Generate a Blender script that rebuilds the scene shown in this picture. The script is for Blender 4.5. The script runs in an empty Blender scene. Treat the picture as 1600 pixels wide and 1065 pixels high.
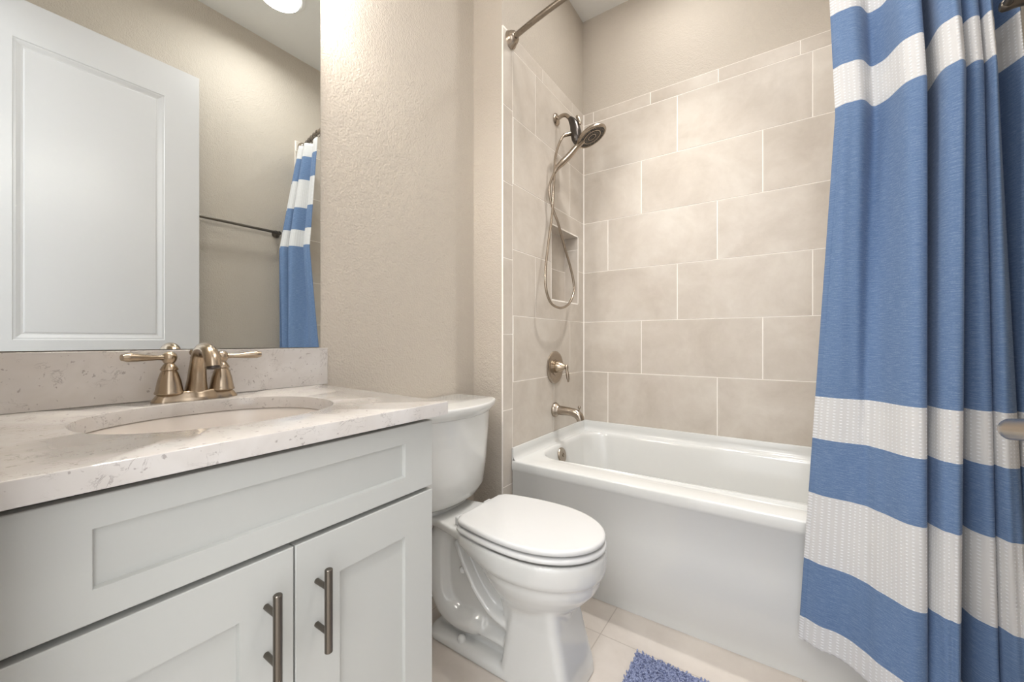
import bpy, bmesh, math, random
from mathutils import Vector, Matrix
from math import sin, cos, pi, radians

random.seed(4)
C = bpy.context.scene.collection
scn = bpy.context.scene

# ------------------------------------------------------------------ camera
cam_d = bpy.data.cameras.new('camera')
cam_d.sensor_fit = 'HORIZONTAL'; cam_d.sensor_width = 36.0
cam_d.lens = 617.4 * 36.0 / 1600.0
cam_d.clip_start = 0.02; cam_d.clip_end = 60
cam = bpy.data.objects.new('camera', cam_d); C.objects.link(cam)
cam.location = (1.052, -2.346, 1.073)
cam.rotation_euler = (pi / 2, 0, 0.6008)
scn.camera = cam

# ------------------------------------------------------------------ world, lights, exposure
world = bpy.data.worlds.new('world'); scn.world = world
world.use_nodes = True
bg = world.node_tree.nodes['Background']
bg.inputs['Color'].default_value = (0.97, 0.98, 1.0, 1)
bg.inputs['Strength'].default_value = 2.5

def area_light(name, loc, power, size, color=(1, .93, .84), rot=(0, 0, 0), shape='DISK', size_y=None, spread=pi):
    d = bpy.data.lights.new(name, 'AREA'); d.energy = power; d.shape = shape; d.size = size
    if size_y: d.size_y = size_y
    d.color = color; d.spread = spread
    o = bpy.data.objects.new(name, d); C.objects.link(o); o.location = loc; o.rotation_euler = rot
    return o
CEIL = 3.12
L_TUB = (0.60, -0.44)
L_ROOM = (1.058, -1.197)
area_light('tub_recessed_lamp', (L_TUB[0], L_TUB[1], CEIL - .03), 4.5, .16, color=(1, .985, .965))
sd = bpy.data.lights.new('tub_recessed_beam', 'SPOT'); sd.energy = 95; sd.spot_size = radians(72); sd.spot_blend = 1.0
sd.shadow_soft_size = .045; sd.color = (1, .985, .965)
so = bpy.data.objects.new('tub_recessed_beam', sd); C.objects.link(so); so.location = (L_TUB[0], L_TUB[1], CEIL - .03)
area_light('room_recessed_lamp', (L_ROOM[0], L_ROOM[1], CEIL - .03), 10, .2, color=(1, .985, .965), spread=radians(160))
# unseen fill light, added in the hallway to brighten the room through the doorway
area_light('hallway_fill_light', (1.0, -3.3, 2.75), 18, .6, color=(.97, .98, 1), rot=(radians(30), 0, 0))

scn.view_settings.view_transform = 'Standard'
scn.view_settings.look = 'None'
scn.view_settings.gamma = 1.0
scn.view_settings.use_curve_mapping = False
scn.view_settings.exposure = 0.12

# ------------------------------------------------------------------ material helpers
def lin(r, g, b):
    f = lambda c: (c / 12.92 if c <= .04045 else ((c + .055) / 1.055) ** 2.4)
    return (f(r / 255), f(g / 255), f(b / 255), 1)

def mat(name, col, rough=.5, metal=0.0, spec=.5, coat=0.0, **kw):
    m = bpy.data.materials.new(name); m.use_nodes = True
    p = m.node_tree.nodes['Principled BSDF']
    p.inputs['Base Color'].default_value = col
    p.inputs['Roughness'].default_value = rough
    p.inputs['Metallic'].default_value = metal
    p.inputs['Specular IOR Level'].default_value = spec
    p.inputs['Coat Weight'].default_value = coat
    for k, v in kw.items(): p.inputs[k.replace('_', ' ')].default_value = v
    return m

class NT:
    def __init__(s, m): s.t = m.node_tree; s.p = m.node_tree.nodes['Principled BSDF']
    def n(s, typ, **kw):
        n = s.t.nodes.new(typ)
        for k, v in kw.items():
            if k.startswith('i_'):
                key = k[2:]
                n.inputs[int(key) if key.isdigit() else key.replace('_', ' ')].default_value = v
            else: setattr(n, k, v)
        return n
    def l(s, a, b): s.t.links.new(a, b)
    def math(s, op, a, b=None, c=None):
        n = s.t.nodes.new('ShaderNodeMath'); n.operation = op
        for i, v in enumerate((a, b, c)):
            if v is None: continue
            if isinstance(v, (int, float)): n.inputs[i].default_value = v
            else: s.l(v, n.inputs[i])
        return n.outputs[0]
    def mix(s, f, a, b, typ='MIX'):
        n = s.t.nodes.new('ShaderNodeMix'); n.data_type = 'RGBA'; n.blend_type = typ
        for i, v in ((0, f), (6, a), (7, b)):
            if isinstance(v, (int, float, tuple)): n.inputs[i].default_value = v
            else: s.l(v, n.inputs[i])
        return n.outputs[2]
    def noise(s, scale, detail=3, rough=.5, vec=None, dist=0):
        n = s.n('ShaderNodeTexNoise'); n.inputs['Scale'].default_value = scale
        n.inputs['Detail'].default_value = detail; n.inputs['Roughness'].default_value = rough
        n.inputs['Distortion'].default_value = dist
        s.l(vec if vec is not None else s.obj(), n.inputs['Vector']); return n.outputs['Fac']
    def obj(s):
        if not hasattr(s, '_c'): s._c = s.n('ShaderNodeTexCoord')
        return s._c.outputs['Object']
    def uv(s):
        s.obj(); return s._c.outputs['UV']
    def ramp(s, fac, stops, interp='LINEAR'):
        n = s.n('ShaderNodeValToRGB'); cr = n.color_ramp; cr.interpolation = interp
        while len(cr.elements) < len(stops): cr.elements.new(.5)
        for e, (p, c) in zip(cr.elements, stops): e.position = p; e.color = c
        s.l(fac, n.inputs[0]); return n.outputs[0]
    def bump(s, h, strength=.3, dist=.002):
        n = s.n('ShaderNodeBump'); n.inputs['Strength'].default_value = strength; n.inputs['Distance'].default_value = dist
        s.l(h, n.inputs['Height']); s.l(n.outputs[0], s.p.inputs['Normal'])

def paint_wall(name, col, strength=.5):
    m = mat(name, col, .6, spec=.35); t = NT(m)
    a = t.noise(150, 2, .45); b = t.noise(55, 2, .5)
    h = t.math('ADD', t.math('MULTIPLY', a, .6), t.math('MULTIPLY', b, .5))
    t.bump(h, strength, .006)
    return m
M_WALL = paint_wall('wall_paint', lin(191, 182, 170), .7)
M_CEIL = paint_wall('ceiling_paint', lin(222, 221, 217), .2)
M_TRIM = mat('trim_white', lin(228, 228, 226), .35)

def tile_mat():
    m = mat('beige_ceramic_tile', lin(200, 189, 176), .38, spec=.45); t = NT(m)
    oi = t.n('ShaderNodeAttribute'); oi.attribute_name = 'tile_tone'; oi.attribute_type = 'GEOMETRY'
    vm = t.n('ShaderNodeVectorMath'); vm.operation = 'MULTIPLY_ADD'
    t.l(oi.outputs['Vector'], vm.inputs[0]); vm.inputs[1].default_value = (7, 5, 9); t.l(t.obj(), vm.inputs[2])
    a = t.noise(3.2, 5, .6, vm.outputs[0], .6)
    b = t.noise(14, 6, .7, vm.outputs[0], .4)
    c = t.ramp(t.math('ADD', t.math('MULTIPLY', a, .7), t.math('MULTIPLY', b, .3)),
               [(.3, lin(184, 174, 162)), (.5, lin(198, 189, 178)), (.7, lin(210, 203, 193))])
    t.l(c, t.p.inputs['Base Color'])
    t.bump(b, .06, .002)
    return m
M_TILE = tile_mat()
M_GROUT = mat('tile_grout', lin(248, 243, 236), .85)

def floor_mat():
    m = mat('floor_tile', lin(200, 188, 176), .35, spec=.45); t = NT(m)
    a = t.noise(3, 5, .6, dist=.5); b = t.noise(12, 6, .7)
    c = t.ramp(t.math('ADD', t.math('MULTIPLY', a, .7), t.math('MULTIPLY', b, .3)),
               [(.3, lin(192, 182, 172)), (.5, lin(203, 194, 185)), (.7, lin(212, 204, 195))])
    sp = t.n('ShaderNodeSeparateXYZ'); t.l(t.obj(), sp.inputs[0])
    def joint(o, off):
        f = t.math('FRACT', t.math('DIVIDE', t.math('ADD', o, 6.03 - off), .603))
        return t.math('LESS_THAN', t.math('MULTIPLY', t.math('MINIMUM', f, t.math('SUBTRACT', 1, f)), .603), .0017)
    g = t.math('MAXIMUM', joint(sp.outputs[0], .501), joint(sp.outputs[1], -.968))
    t.l(t.mix(g, c, lin(178, 168, 158)), t.p.inputs['Base Color'])
    t.bump(t.math('SUBTRACT', 1, g), .5, .001)
    return m
M_FLOOR = floor_mat()

M_CAB = mat('painted_cabinet', lin(188, 189, 185), .36, spec=.4)
M_DARK = mat('cabinet_shadow_gap', lin(70, 66, 60), .8)
M_PORC = mat('porcelain', lin(212, 212, 209), .07, spec=.55, coat=.3)
M_SEAT = mat('toilet_seat_plastic', lin(213, 213, 212), .2, spec=.45)
M_TUB = mat('tub_acrylic', lin(214, 214, 211), .12, spec=.5)
M_SINK = mat('sink_porcelain', lin(216, 208, 200), .15)
M_DOOR = mat('door_paint', lin(198, 197, 198), .33)
M_BLACK = mat('black_rubber', lin(38, 36, 36), .5)
M_MIRROR = mat('mirror_silver', (.74, .77, .76, 1), 0.0, 1.0)
M_MEDGE = mat('mirror_edge', lin(150, 158, 155), .15, .7)

def nickel(name, col, rough=.28):
    m = mat(name, col, rough, 1.0); t = NT(m)
    mp = t.n('ShaderNodeMapping'); mp.inputs['Scale'].default_value = (6, 6, 60); t.l(t.obj(), mp.inputs[0])
    a = t.noise(1, 2, .5, mp.outputs[0])
    t.l(t.math('ADD', t.math('MULTIPLY', a, .06), rough - .03), t.p.inputs['Roughness'])
    return m
M_NICKEL = nickel('brushed_nickel', lin(168, 156, 142), .26)
M_CHAMP = nickel('champagne_nickel', lin(176, 160, 140), .24)
M_PULL = nickel('pewter_pull', lin(112, 106, 98), .30)
M_DARKMET = nickel('dark_nickel', lin(84, 79, 76), .3)
M_ROD = nickel('rod_nickel', lin(150, 141, 130), .28)

def quartz():
    m = mat('quartz', lin(214, 209, 203), .12, spec=.5, coat=.2); t = NT(m)
    w = t.noise(6, 3, .6, dist=1.0)
    v = t.n('ShaderNodeVectorMath'); v.operation = 'ADD'
    sc = t.n('ShaderNodeVectorMath'); sc.operation = 'SCALE'; sc.inputs['Scale'].default_value = .12
    nn = t.n('ShaderNodeTexNoise'); nn.inputs['Scale'].default_value = 9; t.l(t.obj(), nn.inputs['Vector'])
    t.l(nn.outputs['Color'], sc.inputs[0]); t.l(t.obj(), v.inputs[0]); t.l(sc.outputs[0], v.inputs[1])
    a = t.noise(34, 5, .6, v.outputs[0], 1.2)
    vein = t.math('SUBTRACT', 1, t.math('MULTIPLY', t.math('ABSOLUTE', t.math('SUBTRACT', a, .5)), 55))
    vein = t.math('MAXIMUM', vein, 0)
    mask = t.math('MAXIMUM', t.math('MULTIPLY', t.math('SUBTRACT', t.noise(24, 2, .5), .51), 8), 0)
    mask = t.math('MINIMUM', mask, 1)
    f = t.math('MULTIPLY', t.math('MULTIPLY', vein, mask), .6)
    base = t.ramp(w, [(.3, lin(192, 186, 180)), (.7, lin(208, 204, 200))])
    sp = t.math('MINIMUM', t.math('MAXIMUM', t.math('MULTIPLY', t.math('SUBTRACT', t.noise(95, 2, .6), .655), 12), 0), .55)
    f2 = t.math('MAXIMUM', f, sp)
    t.l(t.mix(f2, base, lin(122, 112, 108)), t.p.inputs['Base Color'])
    return m
M_QUARTZ = quartz()

# ------------------------------------------------------------------ mesh helpers
def finish(bm, name, m, parent=None, smooth=True, angle=40):
    bmesh.ops.recalc_face_normals(bm, faces=bm.faces)
    me = bpy.data.meshes.new(name); bm.to_mesh(me); bm.free()
    for mm in (m if isinstance(m, (list, tuple)) else [m]): me.materials.append(mm)
    if smooth:
        for p in me.polygons: p.use_smooth = True
        try: me.set_sharp_from_angle(angle=radians(angle))
        except Exception: pass
    o = bpy.data.objects.new(name, me); C.objects.link(o)
    if parent: o.parent = parent; o.matrix_parent_inverse = Matrix.Translation(-Vector(parent.location)) if parent.type == 'EMPTY' else Matrix()
    return o

def thing(name, label, cat, loc=(0, 0, 0), group=None):
    o = bpy.data.objects.new(name, None); C.objects.link(o); o.location = loc; o.empty_display_size = .05
    o['label'] = label; o['category'] = cat
    if group: o['group'] = group
    return o
def tag(o, label, cat, group=None):
    o['label'] = label; o['category'] = cat
    if group: o['group'] = group
    return o
def struct(o): o['kind'] = 'structure'; return o
def bevel(o, w, seg=2, ang=30):
    b = o.modifiers.new('bevel', 'BEVEL'); b.width = w; b.segments = seg; b.limit_method = 'ANGLE'; b.angle_limit = radians(ang)
    return o

def box(bm, x0, x1, y0, y1, z0, z1, mi=0):
    vs = [bm.verts.new((x, y, z)) for x in (x0, x1) for y in (y0, y1) for z in (z0, z1)]
    fs = []
    for idx in ((0, 1, 3, 2), (4, 6, 7, 5), (0, 4, 5, 1), (2, 3, 7, 6), (0, 2, 6, 4), (1, 5, 7, 3)):
        f = bm.faces.new([vs[i] for i in idx]); f.material_index = mi; fs.append(f)
    return fs

def loft(bm, loops, cap0=True, cap1=True, closed=True):
    rings = [[bm.verts.new(p) for p in lp] for lp in loops]
    n = len(rings[0])
    for a, b in zip(rings, rings[1:]):
        for i in range(n if closed else n - 1):
            j = (i + 1) % n
            bm.faces.new((a[i], a[j], b[j], b[i]))
    if cap0: bm.faces.new(rings[0][::-1])
    if cap1: bm.faces.new(rings[-1])
    return rings

def lathe(bm, prof, origin, axis=(0, 0, 1), n=32, cap=True):
    ax = Vector(axis).normalized()
    u = ax.orthogonal().normalized(); v = ax.cross(u)
    o = Vector(origin)
    loops = []
    for r, h in prof:
        r = max(r, 1e-5)
        loops.append([o + ax * h + u * r * cos(2 * pi * k / n) + v * r * sin(2 * pi * k / n) for k in range(n)])
    loft(bm, loops, cap, cap)

def catmull(pts, sub=8):
    pts = [Vector(p) for p in pts]; out = []
    P = [pts[0] * 2 - pts[1]] + pts + [pts[-1] * 2 - pts[-2]]
    for i in range(1, len(P) - 2):
        for k in range(sub):
            t = k / sub
            a, b, c, d = P[i - 1], P[i], P[i + 1], P[i + 2]
            out.append(.5 * ((2 * b) + (c - a) * t + (2 * a - 5 * b + 4 * c - d) * t * t + (3 * b - a - 3 * c + d) * t ** 3))
    out.append(pts[-1]); return out

def tube(bm, pts, rad, n=16, cap=True, squash=None, up=None):
    """rad: number or list per point; squash=(su,sv) scales the cross-section"""
    pts = [Vector(p) for p in pts]
    if not isinstance(rad, (list, tuple)): rad = [rad] * len(pts)
    loops = []; u = None
    for i, p in enumerate(pts):
        t = (pts[min(i + 1, len(pts) - 1)] - pts[max(i - 1, 0)]).normalized()
        if u is None:
            u = (Vector(up) if up else t.orthogonal()); u = (u - t * u.dot(t)).normalized()
        else:
            u = (u - t * u.dot(t)).normalized()
        v = t.cross(u)
        r = rad[i]; ru, rv = (r, r) if not isinstance(r, tuple) else r
        if squash: ru *= squash[0]; rv *= squash[1]
        loops.append([p + u * ru * cos(2 * pi * k / n) + v * rv * sin(2 * pi * k / n) for k in range(n)])
    loft(bm, loops, cap, cap)

def lerp_list(keys, n):
    out = []
    for i in range(n):
        f = i / (n - 1) * (len(keys) - 1); k = min(int(f), len(keys) - 2); t = f - k
        a, b = keys[k], keys[k + 1]
        if isinstance(a, tuple): out.append(tuple(x * (1 - t) + y * t for x, y in zip(a, b)))
        else: out.append(a * (1 - t) + b * t)
    return out

def rrect(cx, cy, hx, hy, r, z, n=8):
    pts = []
    for sx, sy, a0 in ((1, 1, 0), (-1, 1, 90), (-1, -1, 180), (1, -1, 270)):
        for k in range(n + 1):
            a = radians(a0 + 90 * k / n)
            pts.append((cx + sx * (hx - r) + r * cos(a), cy + sy * (hy - r) + r * sin(a), z))
    return pts

# ------------------------------------------------------------------ room geometry
VX = -0.174        # vanity wall plane
YS = -0.883        # end of the alcove side wall
OX = 1.505         # wall opposite the vanity
YB = -2.335        # wall with the doorway
H = .3131; ZF = .880; L = .603
ROWS = [ZF + H * k for k in range(-1, 6)]      # .567 ... 2.4455
TT = .008          # how far tiles stand out of the painted wall

# floor
bm = bmesh.new(); box(bm, VX - .15, OX + .15, -4.4, .15, -.05, 0)
struct(finish(bm, 'floor', M_FLOOR, smooth=False))
# ceiling with the two lamp cut-outs left closed (lamps are surface discs)
bm = bmesh.new(); box(bm, VX - .15, OX + .15, YB - .12, .15, CEIL, CEIL + .05)
struct(finish(bm, 'ceiling', M_CEIL, smooth=False))

# back wall of the alcove
bm = bmesh.new(); box(bm, -.15, OX + .12, TT, .15, 0, CEIL)
wb = struct(finish(bm, 'wall_back', M_WALL, smooth=False))
# vanity wall
bm = bmesh.new(); box(bm, VX - .12, VX, YB - .12, YS, 0, CEIL)
struct(finish(bm, 'wall_left', M_WALL, smooth=False))
# alcove side wall, standing proud of the vanity wall, with the niche hole
NY0, NY1, NZ0, NZ1 = -.433, -.078, 1.298, 1.723
bm = bmesh.new()
X0, X1 = VX - .12, -TT
box(bm, X0, X1, YS, NY0, 0, CEIL); box(bm, X0, X1, NY1, .15, 0, CEIL)
box(bm, X0, X1, NY0, NY1, 0, NZ0); box(bm, X0, X1, NY0, NY1, NZ1, CEIL)
box(bm, X0, -.098, NY0, NY1, NZ0, NZ1)
ws = struct(finish(bm, 'wall_plumbing', M_WALL, smooth=False))
# opposite wall
bm = bmesh.new(); box(bm, OX + TT, OX + .13, YB - .12, .15, 0, CEIL)
wr = struct(finish(bm, 'wall_right', M_WALL, smooth=False))
# wall with doorway
DX0, DX1, DZ = .50, 1.335, 2.575
bm = bmesh.new()
box(bm, VX - .12, DX0, YB - .12, YB, 0, CEIL); box(bm, DX1, OX + .13, YB - .12, YB, 0, CEIL)
box(bm, DX0, DX1, YB - .12, YB, DZ, CEIL)
struct(finish(bm, 'wall_front', M_WALL, smooth=False))
bm = bmesh.new()   # casing on the room side and jamb lining
for x0, x1 in ((DX0 - .07, DX0), (DX1 + .035, DX1 + .095)): box(bm, x0, x1, YB, YB + .014, 0, DZ + .07)
box(bm, DX0, DX1 + .035, YB, YB + .014, DZ, DZ + .07)
box(bm, DX0, DX0 + .012, YB - .12, YB, 0, DZ); box(bm, DX1 - .001, DX1 + .003, YB - .12, YB, 0, DZ)
struct(finish(bm, 'trim_1', M_TRIM, smooth=False))
# baseboards
bm = bmesh.new(); box(bm, VX, VX + .014, -1.70, YS, 0, .135)
bevel(struct(finish(bm, 'baseboard_left', M_TRIM)), .004)
bm = bmesh.new(); box(bm, VX + .014, -.001, YS - .014, YS, 0, .135)
bevel(struct(finish(bm, 'baseboard_return', M_TRIM)), .004)
bm = bmesh.new(); box(bm, OX - .006, OX + TT, YB + .02, -.84, 0, .135)
bevel(struct(finish(bm, 'baseboard_right', M_TRIM)), .004)

# ---- tiles: every tile a raised slab over a grout bed, one mesh per wall
def tiled(name, parent, rects, to3, bed, hole=None, g=.0042):
    """rects (a0,a1,b0,b1) in wall coordinates, to3(a,b,d) -> point, d = height above the wall"""
    bm = bmesh.new()
    tone = bm.faces.layers.float_vector.new('tile_tone')
    def slab(a0, a1, b0, b1, d0, d1, mi, tn, ch=0):
        lo = [to3(a, b, d0) for a, b in ((a0, b0), (a1, b0), (a1, b1), (a0, b1))]
        mid = [to3(a, b, d1 - ch) for a, b in ((a0, b0), (a1, b0), (a1, b1), (a0, b1))]
        hi = [to3(a, b, d1) for a, b in ((a0 + ch, b0 + ch), (a1 - ch, b0 + ch), (a1 - ch, b1 - ch), (a0 + ch, b1 - ch))]
        r = [[bm.verts.new(p) for p in q] for q in ((lo, mid, hi) if ch else (lo, hi))]
        fs = [bm.faces.new(r[-1])]
        for A, B in zip(r, r[1:]):
            for i in range(4): fs.append(bm.faces.new((A[i], A[(i + 1) % 4], B[(i + 1) % 4], B[i])))
        for f in fs: f.material_index = mi; f[tone] = tn
    for q in bed: slab(*q, 0, TT - .0012, 1, (0, 0, 0))
    for (a0, a1, b0, b1) in rects:
        tn = (random.random(), random.random(), random.random())
        parts = [(a0, a1, b0, b1)]
        if hole:
            ha0, ha1, hb0, hb1 = hole; out = []
            for (p0, p1, q0, q1) in parts:
                if p1 <= ha0 or p0 >= ha1 or q1 <= hb0 or q0 >= hb1: out.append((p0, p1, q0, q1)); continue
                if p0 < ha0: out.append((p0, ha0, q0, q1)); p0 = ha0
                if p1 > ha1: out.append((ha1, p1, q0, q1)); p1 = ha1
                if q0 < hb0: out.append((p0, p1, q0, hb0))
                if q1 > hb1: out.append((p0, p1, hb1, q1))
            parts = out
        for (p0, p1, q0, q1) in parts:
            sh = lambda v, e: 0 if hole and any(abs(v - hh) < 1e-6 for hh in hole) else e
            # only true tile edges get a joint; cuts inside one tile stay closed
            e0 = g / 2 if abs(p0 - a0) < 1e-6 else 0
            e1 = g / 2 if abs(p1 - a1) < 1e-6 else 0
            f0 = g / 2 if abs(q0 - b0) < 1e-6 else 0
            f1 = g / 2 if abs(q1 - b1) < 1e-6 else 0
            if p1 - p0 - e0 - e1 < .003 or q1 - q0 - f0 - f1 < .003: continue
            slab(p0 + e0, p1 - e1, q0 + f0, q1 - f1, 0, TT, 0, tn, .0004)
    o = finish(bm, name, [M_TILE, M_GROUT], parent, smooth=False)
    return o

def row_rects(lo, hi, z0, z1, first, step):
    xs = []; x = first
    while x > lo: x -= step
    x += step
    while x < hi - 1e-4: xs.append(x); x += step
    e = [lo] + [v for v in xs if v > lo + .003] + [hi]
    return [(a, b, z0, z1) for a, b in zip(e, e[1:])]

offs = [.565, .366, .162]          # rows downwards from the top full row, then repeating
def wall_rects(lo, hi, offlist, top_first, top_step, ztop=2.516):
    out = []
    zs = ROWS[::-1]                 # 2.4455 ... .567
    for k in range(6):
        out += row_rects(lo, hi, zs[k + 1], zs[k], offlist[k % 3], L)
    out += row_rects(lo, hi, zs[0], ztop, top_first, top_step)
    return out
tiled('tile_surround', wb, wall_rects(0, OX, offs, .067, .3515), lambda a, b, d: (a, TT - d, b), [(0, OX, .54, 2.516)])
r = wall_rects(-.805, 0, [-.596, -.196, -.398], -.166, .3555)
for k in range(-1, 6):
    z0, z1 = .403 + .3507 * k, .403 + .3507 * (k + 1)
    r.append((YS, -.805, max(z0, .0), min(z1, 2.516)))
ni = (NY0, NY1, NZ0, NZ1)
bedr = [(YS + .001, NY0, .0, 2.516), (NY1, 0, .54, 2.516), (NY0, NY1, .54, NZ0), (NY0, NY1, NZ1, 2.516)]
bedr[0] = (YS + .001, -.80, 0, 2.516); bedr.insert(1, (-.80, NY0, .54, 2.516))
tiled('tile_surround', ws, r, lambda a, b, d: (-TT + d, a, b), bedr, hole=ni)
bm = bmesh.new()   # bead of grout in the inner corner
loft(bm, [[(-.001, .001, z), (.0042, .001, z), (.0042, -.0006, z), (.0006, -.0042, z), (-.001, -.0042, z)] for z in (.5735, 2.516)])
finish(bm, 'corner_grout', M_GROUT, ws, smooth=False)
# niche lining
def niche():
    xb = -.09
    o1 = row_rects(NY0, NY1, NZ0, 1.506, -.256, L) + row_rects(NY0, NY1, 1.506, NZ1, -.6, L)
    tiled('niche_back_tile', ws, o1, lambda a, b, d: (xb - TT + d, a, b), [(NY0, NY1, NZ0, NZ1)])
    # the two sides, top and sill
    tiled('niche_side_tile', ws, [(xb, 0, NZ0, 1.64), (xb, 0, 1.64, NZ1)], lambda a, b, d: (a, NY1 - d + .0, b), [(xb, 0, NZ0, NZ1)])
    tiled('niche_side_tile', ws, [(xb, 0, NZ0, 1.506), (xb, 0, 1.506, NZ1)], lambda a, b, d: (a, NY0 + d, b), [(xb, 0, NZ0, NZ1)])
    tiled('niche_top_tile', ws, [(xb, 0, NY0, -.2), (xb, 0, -.2, NY1)], lambda a, b, d: (a, b, NZ1 - d), [(xb, 0, NY0, NY1)])
    tiled('niche_sill_tile', ws, [(xb, 0, NY0, NY1)], lambda a, b, d: (a, b, NZ0 + d), [(xb, 0, NY0, NY1)])
niche()
tiled('tile_surround', wr, wall_rects(-.883, 0, [-.596, -.196, -.398], -.166, .3555), lambda a, b, d: (OX + TT - d, a, b), [(-.883, 0, .54, 2.516)])

# ------------------------------------------------------------------ ceiling lamps (recessed discs)
def can(name, x, y, r, label):
    t = thing(name, label, 'ceiling light', (x, y, CEIL), 'recessed ceiling lights')
    bm = bmesh.new(); lathe(bm, [(r, -.006), (r + .006, -.010), (r + .022, -.005), (r + .022, -.0005), (r, -.0005)], (x, y, CEIL), n=48, cap=False)
    finish(bm, 'trim_ring', M_TRIM, t)
    m = bpy.data.materials.new('lamp_lens'); m.use_nodes = True
    p = m.node_tree.nodes['Principled BSDF']; p.inputs['Emission Color'].default_value = (1, .96, .92, 1); p.inputs['Emission Strength'].default_value = 4
    bm = bmesh.new(); lathe(bm, [(r, -.0015), (r, -.006), (r * .7, -.008), (.001, -.009)], (x, y, CEIL), n=48)
    finish(bm, 'lens', m, t)
can('recessed_light', L_TUB[0], L_TUB[1], .09, 'round white recessed ceiling light directly above the bathtub')
can('recessed_light', L_ROOM[0], L_ROOM[1], .112, 'round bright recessed ceiling light seen at the top edge of the mirror')

# ------------------------------------------------------------------ bathtub
def tub():
    t = thing('bathtub', 'glossy white alcove bathtub with flat apron under beige tile walls', 'bathtub', (.755, -.41, 0))
    xa, xb, ya, yb = .002, 1.503, -.819, -.001
    zd = .513
    bm = bmesh.new()
    N = 96
    def ring(x0, x1, y0, y1, rc, z, rcb=None):
        # rounded rectangle sampled evenly by angle-like parameter, counterclockwise from +x
        hx, hy = (x1 - x0) / 2, (y1 - y0) / 2; cx, cy = (x0 + x1) / 2, (y0 + y1) / 2
        base = []
        q = N // 4
        for sx, sy, a0 in ((1, 1, 0), (-1, 1, 90), (-1, -1, 180), (1, -1, 270)):
            for k in range(q):
                a = radians(a0 + 90 * (k + .5) / q)
                base.append((cx + sx * (hx - rc) + rc * cos(a), cy + sy * (hy - rc) + rc * sin(a), z))
        return base
    loops = [ring(xa, xb, ya + .028, yb, .003, 0),            # toe, set back
             ring(xa, xb, ya + .028, yb, .003, .045),
             ring(xa, xb, ya + .010, yb, .003, .085),
             ring(xa, xb, ya + .006, yb, .003, .30),
             ring(xa, xb, ya + .006, yb, .003, zd - .050),
             ring(xa, xb, ya + .002, yb, .003, zd - .046),
             ring(xa, xb, ya, yb, .003, zd - .035),
             ring(xa, xb, ya, yb, .003, zd - .007),
             ring(xa, xb, ya + .002, yb, .004, zd - .002),
             ring(xa, xb, ya + .007, yb, .006, zd),
             ring(xa + .010, xb - .010, ya + .060, yb - .012, .02, zd)]
    # the deck dips behind the flat rim and rises again to a soft lip; towards the drain it blends into a plain deck
    def shelf(lp, dy, z, dz=0):
        out = []
        for x, y, zz in lp:
            w = min(max((x - .24) / .12, 0), 1); w = w * w * (3 - 2 * w)
            f = min(max((-.45 - y) / .12, 0), 1)
            out.append((x, y + dy * w * f, z + dz * w * f))
        return out
    loops += [shelf(ring(.034, 1.445, ya + .088, -.020, .12, 0), 0, zd),
              shelf(ring(.037, 1.442, ya + .100, -.021, .125, 0), 0, zd, -.003),
              shelf(ring(.040, 1.44, ya + .118, -.022, .13, 0), .010, zd - .0005, -.018),
              shelf(ring(.042, 1.438, ya + .128, -.023, .13, 0), .032, zd - .001, -.018),
              shelf(ring(.045, 1.435, ya + .132, -.025, .13, 0), .036, zd - .002, -.002),
              shelf(ring(.048, 1.432, ya + .136, -.028, .13, 0), .048, zd - .004, .001),
              shelf(ring(.052, 1.428, ya + .140, -.032, .13, 0), .060, zd - .010, 0),
              shelf(ring(.056, 1.424, ya + .144, -.036, .13, 0), .068, zd - .022, 0),
              shelf(ring(.062, 1.41, ya + .150, -.044, .13, 0), .075, zd - .060, 0)]
    loops += [shelf(ring(.10, 1.33, ya + .172, -.075, .14, 0), .11, .30), shelf(ring(.13, 1.28, ya + .19, -.09, .15, 0), .12, .17),
              shelf(ring(.16, 1.24, ya + .215, -.115, .15, 0), .12, .125), shelf(ring(.22, 1.18, ya + .27, -.17, .12, 0), .09, .112)]
    loft(bm, loops, True, True)
    tb = finish(bm, 'basin', M_TUB, t, angle=50)
    # tile flange rising above the deck on three walls
    bm = bmesh.new()
    def fl(pa, pb, nrm):
        # profile: curved foot then vertical lip
        pf = [(.021, -.002), (.017, .0025), (.012, .008), (.0090, .018), (.008, .03), (.0078, .054), (.0065, .0575), (0, .058)]
        pa = Vector(pa); pb = Vector(pb); n = Vector(nrm)
        ra = [bm.verts.new(pa + n * d + Vector((0, 0, zd + h))) for d, h in pf]
        rb = [bm.verts.new(pb + n * d + Vector((0, 0, zd + h))) for d, h in pf]
        for i in range(len(pf) - 1): bm.faces.new((ra[i], ra[i + 1], rb[i + 1], rb[i]))
    fl((xa, -.001, 0), (xb, -.001, 0), (0, -1, 0))
    fl((.001, ya + .004, 0), (.001, -.001, 0), (1, 0, 0))
    fl((xb + .001, -.001, 0), (xb + .001, ya + .004, 0), (-1, 0, 0))
    for v in bm.verts: pass
    # end caps at the front of the side flanges
    for x0, x1 in ((.001, .0095), (xb - .0085, xb + .001)):
        f = [bm.verts.new(p) for p in ((x0, ya + .004, zd - .002), (x1, ya + .004, zd - .002), (x1, ya + .004, zd + .054), (x0, ya + .004, zd + .058))]
        bm.faces.new(f)
    finish(bm, 'tile_flange', M_TUB, t, angle=60)
    # overflow plate
    o = thing  # noqa
    c = Vector((.072, -.430, .458)); ax = Vector((1, 0, .22)).normalized()
    bm = bmesh.new(); lathe(bm, [(.036, -.012), (.040, -.003), (.0405, 0), (.038, .004), (.020, .006), (.0115, .006), (.0105, .003), (.001, .003)], c - ax * .004, ax, 40)
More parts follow.
